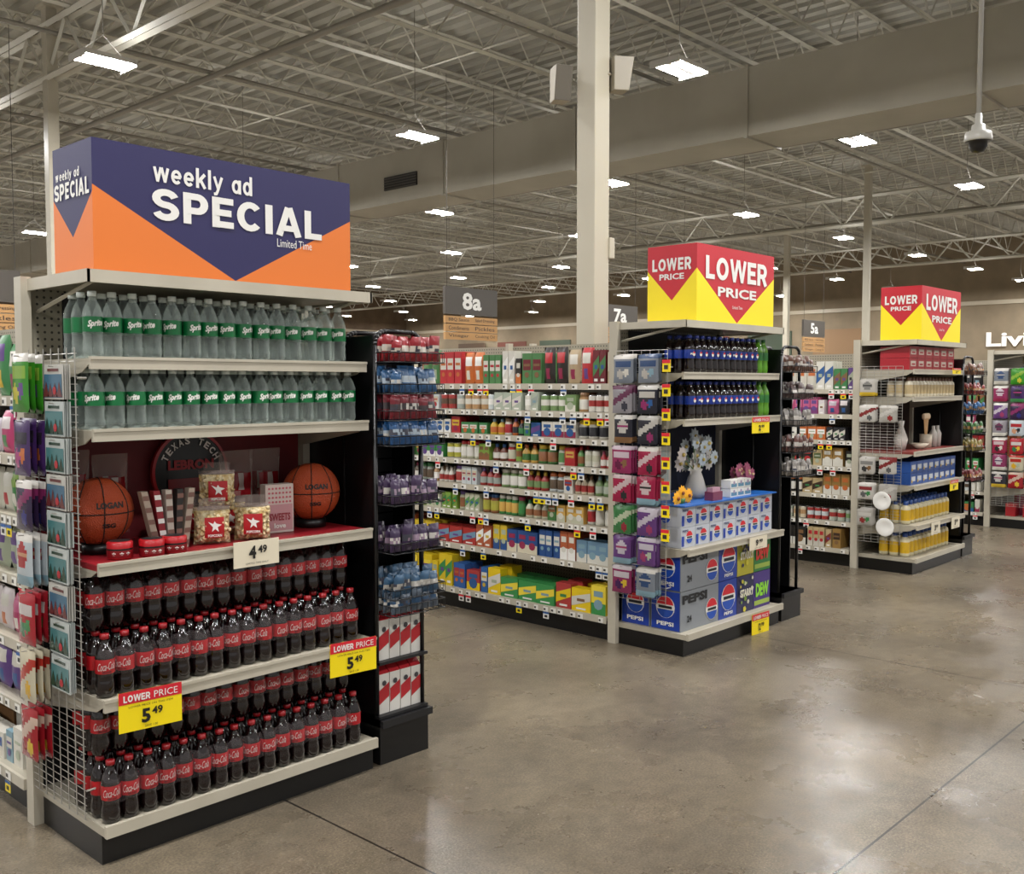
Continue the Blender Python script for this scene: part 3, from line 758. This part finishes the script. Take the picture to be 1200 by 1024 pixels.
# basketballs
ballm = noisy('basketball_rubber', '#a23e1a', '#b0481f', 6, .45, .5, 260)
def basketball(x, y, z, txt, yaw):
    mb = MB(x, y, math.cos(yaw), math.sin(yaw)); r = .119
    mb.sphere(0, 0, z, r, ballm, 32, 20); k = M('#120d0b', .6)
    rr = r+.0005
    def circ(f, n=48):
        pts = [f(2*math.pi*i/n) for i in range(n+1)]; mb.path([(p[0], p[1], z+p[2]) for p in pts], .0022, k, 4)
    circ(lambda t: (rr*math.cos(t), rr*math.sin(t), 0)); circ(lambda t: (0, rr*math.cos(t), rr*math.sin(t)))
    for s in (-1, 1):
        def f(t, s=s):
            v = Vector((s*(.62+.25*math.cos(2*t)), math.cos(t), math.sin(t))); v = Vector((v[0], v[1]*(.9), v[2]*.9)).normalized()*rr
            return v
        circ(f)
    for (t, a, zz, w, h) in ((txt, .02, .03, .09, .022), ('SSG', .015, -.04, .045, .016)):
        vs, fs = text_geo(t, .05); P = []
        for u, v in vs:
            p = Vector((a+u*w, -1, (zz+v*h)));  p.y = -math.sqrt(max(1e-6, r*r-p.x**2-p.z**2)); p = p.normalized()*(r+.001); P.append((p.x, p.y, z+p.z))
        mb.add(P, fs, k)
    mb.lathe([(.05, 0, BLACK), (.062, 0, BLACK), (.06, .034, BLACK), (.05, .034, BLACK), (.05, 0, BLACK)], 0, 0, z-.142-.003, 20)
    mb.build('basketball')
basketball(1.57, YF+.27, 1.152, 'LOGAN', -.25); basketball(2.47, YF+.26, 1.152, 'LOGAN', -.6)

# team disc sign
mb = MB(2.04, YF+.47); r = .165; k = M('#0e0d0e', .35)
mb.lathe([(.001, 0, k), (r-.012, 0, k), (r-.012, -.004, RED), (r, -.004, RED), (r, .012, k), (.001, .012, k)], 0, 0, 1.25, 48, False, 'y')
s = 'TEXAS TECH'
for i, ch in enumerate(s):
    if ch == ' ': continue
    th = math.radians(90+62-i*124/(len(s)-1)); rr = r*.76
    mb.text(ch, rr*math.cos(th), -.006, 1.25+rr*math.sin(th), .022, .028, WHITE, .03, rot=th-math.pi/2)
mb.text('LEBRON', 0, -.006, 1.28, .2, .04, M('#9a1820'), .05); mb.rect(-.1, .1, 1.17, 1.225, -.006, RED2)
mb.build('round_team_sign')
# popcorn bags with red labels
popm = noisy('popcorn', '#c0a064', '#ded0aa', 45, .7, .9, 70)
birdv = [(-.5, .42), (-.12, .22), (-.02, .45), (.1, .25), (.5, .12), (.2, -.05), (.28, -.45), (.02, -.2), (-.22, -.42), (-.14, -.05)]
birdf = [(0, 9, 1), (1, 9, 7, 5, 3, 2), (3, 5, 4), (9, 8, 7), (7, 6, 5)]
bagm = clear_mat('clear_cellophane', '#e0ccc4', .3, .12)
mb = MB()
lab = M('#a81a22', .3)
for x, y, z, yaw in ((1.87, 3.52, 1.006, -.3), (1.98, 3.50, 1.006, -.5), (2.11, 3.50, 1.006, -.4), (2.11, 3.33, 1.006, -.5), (1.95, 3.35, 1.006, -.35), (2.02, 3.43, 1.13, -.45)):
    mb.fr(x, y, math.cos(yaw), math.sin(yaw)); w, h, t = .135, .14, .10
    mb.pillow(0, 0, z, w, h, t, lambda u, v: popm if v < .86 else bagm, 10, 10)
    mb.pillow(0, .0, z+h*.9, w*.75, .045, .012, lambda u, v: bagm, 5, 3)
    for _ in range(44):
        u, v = R.uniform(-.9, .9), R.uniform(-.85, .7); kk = (1-abs(u)**3)*(1-abs(v)**4)
        mb.sphere(u*w/2, -t/2*kk, z+h*(v+1)/2, R.uniform(.007, .011), popm, 6, 4)
    P = []; n = 6; m_ = 5
    for j in range(m_+1):
        for i in range(n+1):
            u = -.52+1.04*i/n; v = -.62+1.1*j/m_; kk = (1-abs(u)**3)*(1-abs(v)**4); P.append((u*w/2, -t/2*kk-.010, z+h*(v+1)/2))
    mb.add(P, [(j*(n+1)+i, j*(n+1)+i+1, (j+1)*(n+1)+i+1, (j+1)*(n+1)+i) for j in range(m_) for i in range(n)], lab, True)
    mb.add([(a_*.05, -t/2-.0115, z+h*.5+b_*.045) for a_, b_ in birdv], birdf, WHITE)
    mb.text('POPCORN', 0, -t/2-.0112, z+h*.26, .05, .01, WHITE, .03)
mb.build('popcorn_bags')
mb = MB(G, YF); bred = M('#8e1820', .25); bwh = M('#b8aea8', .3)
for a, b, z, w, h in ((.10, .44, 1.2, .15, .2), (.25, .44, 1.18, .14, .2), (.77, .42, 1.15, .16, .22), (.92, .44, 1.13, .15, .24)):
    mb.pillow(a, b, z-.14, w, h+.1, .08, lambda u, v: (bwh if (u-.5)**2+(v-.6)**2 < .012 else bred) if (.42 < v < .75 and .2 < u < .8) else bagm, 12, 14)
mb.build('cellophane_bags')
mb = MB(G, YF)
for i in range(5):
    a = .275+i*.026; lean = .02*i-.05
    c = [M('#a99888'), M('#88202a'), M('#bcb2a6'), M('#2a2624'), M('#afa090')][i]
    mb.add([(a, .15, 1.006), (a+.024, .15, 1.006), (a+.024, .18, 1.006), (a, .18, 1.006), (a+lean, .15, 1.22), (a+.024+lean, .15, 1.22), (a+.024+lean, .18, 1.22), (a+lean, .18, 1.22)],
           [(0, 1, 5, 4), (1, 2, 6, 5), (2, 3, 7, 6), (3, 0, 4, 7), (4, 5, 6, 7)], c)
    for q in range(5):
        f0 = q/5+.05; f1 = f0+.08
        mb.poly([(a+lean*f0, .148, 1.006+.214*f0), (a+.024+lean*f0, .148, 1.006+.214*f0), (a+.024+lean*f1, .148, 1.006+.214*f1), (a+lean*f1, .148, 1.006+.214*f1)], M('#7a5a50') if i != 1 else WHITE)
mb.build('candy_sticks')
mb = MB(G, YF)
for a, b in ((.22, .07), (.31, .08), (.12, .1)):
    mb.lathe([(.001, 0, RED), (.04, 0, RED), (.043, .005, RED2), (.043, .03, BLACK), (.043, .036, RED), (.043, .055, RED), (.036, .06, BLK2), (.001, .06, BLK2)], a, b, 1.007, 20)
    for q in (-.6, 0, .5): mb.textcyl('*', a, b, 1.007+.018, .0436, -math.pi/2+q-.3, .014, .014, WHITE, .03)
mb.build('candy_tins')
mb = MB(G+.83, YF+.2, math.cos(-.15), math.sin(-.15)); pk = M('#b88a8e', .5)
mb.box(-.06, .06, 0, .05, 1.007, 1.2, M('#c6b8b0', .5)); mb.rect(-.055, .055, 1.015, 1.12, -.001, pk)
for i in range(7):
    for j in range(4): mb.disc(-.045+i*.015, -.002, 1.13+j*.018, .005, M('#b85a66'), n=6)
mb.text('SWEETS', 0, -.003, 1.07, .09, .03, M('#8a2a34'), .03); mb.text('love', 0, -.003, 1.035, .05, .02, WHITE, .03)
mb.build('gift_box')

# ------------------------------------------------------------ ENDCAP 2
G = GX[1]
navy = M('#171b2e', .6); bluetop = M('#2464b4', .4)
endcap(G, [(1.665, .05, None), (1.39, .04, None), (.63, .0, None)], navy, (.9, 1.38), BLK2, (1.4, 1.93)).build('endcap_display_shelf')
sale_sign(G+.14, G+1.06, YF+.04, YF+.39, 1.973, 2.43, 1)
mb = MB(G, YF)
kf = lambda t: 'dew' if t > .9 else 'blue'
bottle_grid(mb, 1.667, kf, b0=.1, rows=3, a0=.16, h=.225, w=W+.12); bottle_grid(mb, 1.392, kf, b0=.09, rows=3, a0=.16, h=.225, w=W+.12)
mb.build('cola_bottles')
def globe(mb, a, z, r, b=0):
    mb.disc(a, b, z, r*1.12, WHITE, n=16); mb.disc(a, b-.001, z+r*.08, r, M('#c8202e'), 10, 170, 10); mb.disc(a, b-.001, z-r*.08, r, M('#1b4aa8'), 190, 350, 10)
    mb.rect(a-r*.8, a+r*.8, z-r*.13, z+r*.13, b-.002, M('#101820'))
mb = MB(G, YF)
silver = M('#8a8f95', .35, .2); blue = M('#183a98', .35)
for lv in range(2):
    z = .131+lv*.242; h = .238
    for row in range(2):
        b = .06+row*.22
        mb.fr(G, YF); mb.box(.03, .45, b, b+.21, z, z+h, silver); mb.box(.455, .67, b, b+.21, z, z+h, blue)
        mb.box(.675, .88, b, b+.21, z, z+h, M('#b0a830') if lv else M('#2b2b52')); mb.box(.885, 1.10, b, b+.21, z, z+h, M('#2f7a3c') if lv else M('#46307c'))
    b = .058
    mb.text('PEPSI', .18, b-.002, z+.19, .27, .055, M('#15171c'), .05); globe(mb, .37, z+.09, .06, b-.001); mb.text('24', .12, b-.002, z+.07, .05, .04, M('#15171c'), .03)
    globe(mb, .565, z+.13, .075, b-.001); mb.text('PEPSI', .565, b-.002, z+.03, .1, .02, WHITE, .03)
    for q in range(16): mb.disc(.69+R.random()*.17, b-.001-.0005*q, z+.02+R.random()*.2, R.uniform(.008, .022), M(R.choice(['#2b2b52', '#c8bc3a', '#d0ccb8', '#7a9a3a'])), n=5)
    mb.text('STARRY', .777, b-.012, z+.13, .17, .05, M('#e0dcc8'), .05)
    mb.text('DEW', .99, b-.003, z+.12, .17, .09, M('#c8322a') if lv else M('#8ad03a'), .06); mb.rect(.89, 1.09, z+.02, z+.05, b-.001, M('#98b04a'))
    mb.fr(G+.028, YF+.49, 0, -1)
    for row in range(2):
        mb.rect(.005+row*.22, .205+row*.22, z+.003, z+h-.003, 0, blue); globe(mb, .105+row*.22, z+.14, .06, -.002); mb.text('PEPSI', .105+row*.22, -.004, z+.04, .12, .025, WHITE, .03)
mb.build('soda_carton_cases', bevel=.0)
mb = MB(G, YF); wc = M('#b8bcc4', .35)
for lv in range(2):
    for i in range(7):
        z = .632+lv*.122; a = .03+i*.155
        mb.box(a, a+.151, .06, .46, z, z+.12, wc); globe(mb, a+.085, z+.06, .035, .059); mb.text('PEPSI', a+.04, .057, z+.1, .06, .014, M('#1b2a5a'), .03); mb.rect(a+.003, a+.03, z+.01, z+.07, .0585, blue)
mb.box(.02, 1.12, .03, .5, .878, .886, bluetop)
mb.fr(G+.029, YF+.47, 0, -1)
for lv in range(2): mb.rect(.02, .4, .64+lv*.122, .735+lv*.122, 0, wc); globe(mb, .3, .69+lv*.122, .035, -.002); globe(mb, .12, .69+lv*.122, .035, -.002)
mb.build('soda_can_cartons')
price_card(G+.79, 1.39, .2, .1, '2', '99', True, -.05); price_card(G+.82, .13, .2, .13, '12', '99', True, -.05); price_card(G+.78, .63, .22, .08, '9', '99', False, 0)
mb = MB(G+.14, YF+.3, math.cos(-.25), math.sin(-.25)); fr_ = M('#b8b2a6', .5)
mb.box(-.1, .1, 0, .02, .887, 1.22, fr_); mb.rect(-.08, .08, .91, 1.195, -.001, M('#98a4a0'))
for s in (-1, 1):
    mb.poly([(0, -.002, 1.04), (s*.06, -.002, 1.11), (s*.065, -.002, 1.06), (s*.02, -.002, 1.03)], M('#5a4a44')); mb.poly([(0, -.002, 1.03), (s*.045, -.002, 1.02), (s*.035, -.002, .97)], M('#a8603a'))
mb.build('butterfly_picture_frame')
def flower(mb, a, b, z, r, c, cc, n=9):
    for ring, (q, t) in enumerate(((1, .35), (.65, .8))):
        for i in range(n):
            th = 2*math.pi*(i+.5*ring)/n; ca, sa = math.cos(th), math.sin(th); rr = r*q
            mb.poly([(a+.15*rr*ca, b-.2*rr, z+.15*rr*sa), (a+.6*rr*ca-.3*rr*sa, b-.3*rr*t, z+.6*rr*sa+.3*rr*ca), (a+rr*ca, b-rr*.15*t, z+rr*sa), (a+.6*rr*ca+.3*rr*sa, b-.3*rr*t, z+.6*rr*sa-.3*rr*ca)], c)
    mb.sphere(a, b-.25*r, z, r*.22, cc, 8, 6)
mb = MB(G+.46, YF+.24); wh = M('#ccc8c0', .5); gr = M('#4f7a3a')
mb.lathe([(.001, 0, wh), (.05, 0, wh), (.07, .05, wh), (.05, .12, wh), (.035, .16, wh), (.045, .18, wh), (.001, .17, wh)], 0, 0, .887, 20)
for i in range(24):
    t = R.uniform(0, 6.28); q = R.uniform(.0, .18); zz = 1.08+R.uniform(0, .22); x, y = q*math.cos(t), q*math.sin(t)*.5
    mb.tube((0, 0, 1.05), (x, y, zz), .003, gr, 3); flower(mb, x, y-.01, zz, R.uniform(.045, .065), M(R.choice(['#d6d2ca', '#ccc2bc', '#b8c4cc'])), M('#c8b060'))
mb.build('vase_of_white_flowers')
mb = MB(G+.12, YF+.12)
for a, z in ((0, .95), (.07, .93), (-.05, .92)): mb.tube((a*.3, .03, .888), (a, 0, z), .004, gr, 4); flower(mb, a, -.0, z, .05, M('#f0a81c'), M('#8a4a1a'), 11)
mb.lathe([(.001, 0, gr), (.03, 0, gr), (.035, .03, gr), (.001, .03, gr)], .01, .02, .887, 12)
mb.build('yellow_flower_bunch')
mb = MB(G+.95, YF+.2); pk = M('#b86480', .5)
mb.lathe([(.001, 0, wh), (.04, 0, wh), (.05, .05, wh), (.001, .05, wh)], 0, 0, .887, 16)
for i in range(16):
    t = R.uniform(0, 6.28); q = R.uniform(0, .1); flower(mb, q*math.cos(t), q*math.sin(t)*.6-.01, .96+R.uniform(0, .09), .045, pk, M('#f0d0a0'))
mb.build('pink_flower_pot')
mb = MB(G+.6, YF+.07)
for i in range(6):
    a = (i % 3)*.085; z = .887+(i//3)*.055
    mb.box(a, a+.08, 0, .07, z, z+.052, WHITE); mb.rect(a+.006, a+.074, z+.008, z+.03, -.001, M('#5a88a0')); mb.disc(a+.04, -.002, z+.035, .012, M('#a090a8'), n=8)
mb.box(-.24, -.13, -.02, .04, .887, .94, M('#7a3a54')); mb.box(-.23, -.14, -.01, .03, .94, .965, M('#b890a0'))
mb.build('small_gift_boxes')

# ------------------------------------------------------------ ENDCAP 3
G = GX[2]
endcap(G, [(1.72, .05, None), (1.49, .05, None), (1.03, .03, M('#7a322c')), (.745, .02, None), (.41, .0, None)], M('#3a2a26'), (1.0, 1.47), PEG).build('endcap_display_shelf')
sale_sign(G+.14, G+1.06, YF+.04, YF+.39, 1.973, 2.43, 1)
mb = MB(G, YF)
for lv in range(2):
    for i in range(6):
        a = .05+i*.175; z = 1.722+lv*.1
        mb.box(a, a+.17, .1, .35, z, z+.098, M('#a0202a', .35)); mb.rect(a+.03, a+.14, z+.03, z+.075, .099, M('#ccc0b4')); mb.rect(a+.05, a+.12, z+.04, z+.055, .098, M('#a0202a'))
mb.build('red_cookie_boxes')
def jars(z, c1, c2, cap, h, pitch, nm, rows=3, lvls=1):
    mb = MB(G, YF); r = pitch*.46
    c1, c2, cap = M(c1, .3), M(c2, .3), M(cap, .3)
    for lv in range(lvls):
        for j in range(rows):
            for i in range(int(1.07/pitch)):
                mb.lathe([(.001, 0, c1), (r*.95, 0, c1), (r, h*.1, c1), (r, h*.15, c2), (r, h*.6, c1), (r*.9, h*.72, c1), (r*.5, h*.8, cap), (r*.55, h*.82, cap), (r*.55, h*.99, cap), (.001, h, cap)], .05+r+i*pitch, .08+j*pitch+r, z+lv*h, 12)
    mb.build(nm)
jars(1.492, '#c6bda8', '#b09c74', '#5a3a2a', .17, .075, 'cream_bottles')
jars(.412, '#ccc2a0', '#c8a020', '#2a4a8a', .2, .09, 'mayonnaise_jars', lvls=1); jars(.132, '#ccc2a0', '#c8a020', '#2a4a8a', .21, .09, 'mayonnaise_jars')
mb = MB(G, YF)
for lv in range(2):
    for i in range(8):
        a = .05+i*.132; z = .747+lv*.1
        mb.box(a, a+.128, .07, .3, z, z+.098, M('#264c90', .35)); mb.rect(a+.02, a+.105, z+.03, z+.07, .069, M('#c0c4ca')); mb.disc(a+.03, .068, z+.03, .014, M('#c8a83a'), n=8)
mb.build('blue_pasta_boxes')
mb = MB(G, YF); cr = M('#c8bca8', .5)
mb.lathe([(.001, 0, cr), (.05, 0, cr), (.055, .12, cr), (.045, .12, cr), (.04, .02, cr), (.001, .02, cr)], .72, .2, 1.031, 18)
for i in range(5):
    t = -1+.5*i; mb.tube((.72, .2, 1.06), (.72+.05*t, .2, 1.3), .006, M('#c8a070')); mb.sphere(.72+.053*t, .2, 1.31, .02, M('#d8c0a0'), 8, 6, 1.5)
mb.lathe([(.001, 0, wh), (.04, 0, wh), (.06, .09, wh), (.02, .2, wh), (.03, .25, wh), (.001, .25, wh)], .28, .25, 1.031, 18)
mb.lathe([(.001, 0, cr), (.03, 0, cr), (.08, .05, cr), (.075, .05, cr), (.03, .01, cr), (.001, .01, cr)], .47, .16, 1.031, 18)
for a in (.9, 1.0): mb.lathe([(.001, 0, wh), (.03, 0, wh), (.035, .12, wh), (.015, .16, wh), (.015, .19, wh), (.001, .19, wh)], a, .2, 1.031, 14)
mb.build('ceramic_kitchenware')
price_card(G+.38, .41, .2, .1, '3', '99', False); price_card(G+.8, .745, .2, .09, '1', '99', True); price_card(G+.86, .41, .2, .1, '3', '99', False); price_card(G+.8, 1.74, .2, .05, '3', '99', True)

# ------------------------------------------------------------ ENDCAP 4
G = GX[3]
endcap(G, [(1.6, .05, None), (1.2, .05, None), (.8, .03, None), (.45, 0, None)], M('#3a2a26'), (.8, 1.2), PEG).build('endcap_display_shelf')
mb = MB(G, YF)
for z in (1.602, 1.202, .802, .452, .132): product_row(mb, .03, W-.03, z, .28, 'mix', ['box', 'wide', 'bottle'], b=.08)
mb.build('packaged_groceries')

# ------------------------------------------------------------ world, camera
w = bpy.data.worlds.new('World'); sc.world = w; w.use_nodes = True
w.node_tree.nodes['Background'].inputs[0].default_value = (1, .98, .95, 1); w.node_tree.nodes['Background'].inputs[1].default_value = .5
cd = bpy.data.cameras.new('Camera'); cam = bpy.data.objects.new('Camera', cd); sc.collection.objects.link(cam)
cd.sensor_fit = 'HORIZONTAL'; cd.sensor_width = 36; cd.lens = 1170/1200*36; cd.clip_end = 200
cam.location = (0, 0, 1.6); cam.rotation_euler = (math.radians(90-3.03), 0, math.radians(42.97-90))
sc.camera = cam
sc.view_settings.view_transform = 'Standard'
sc.view_settings.look = 'None'
sc.view_settings.exposure = .1
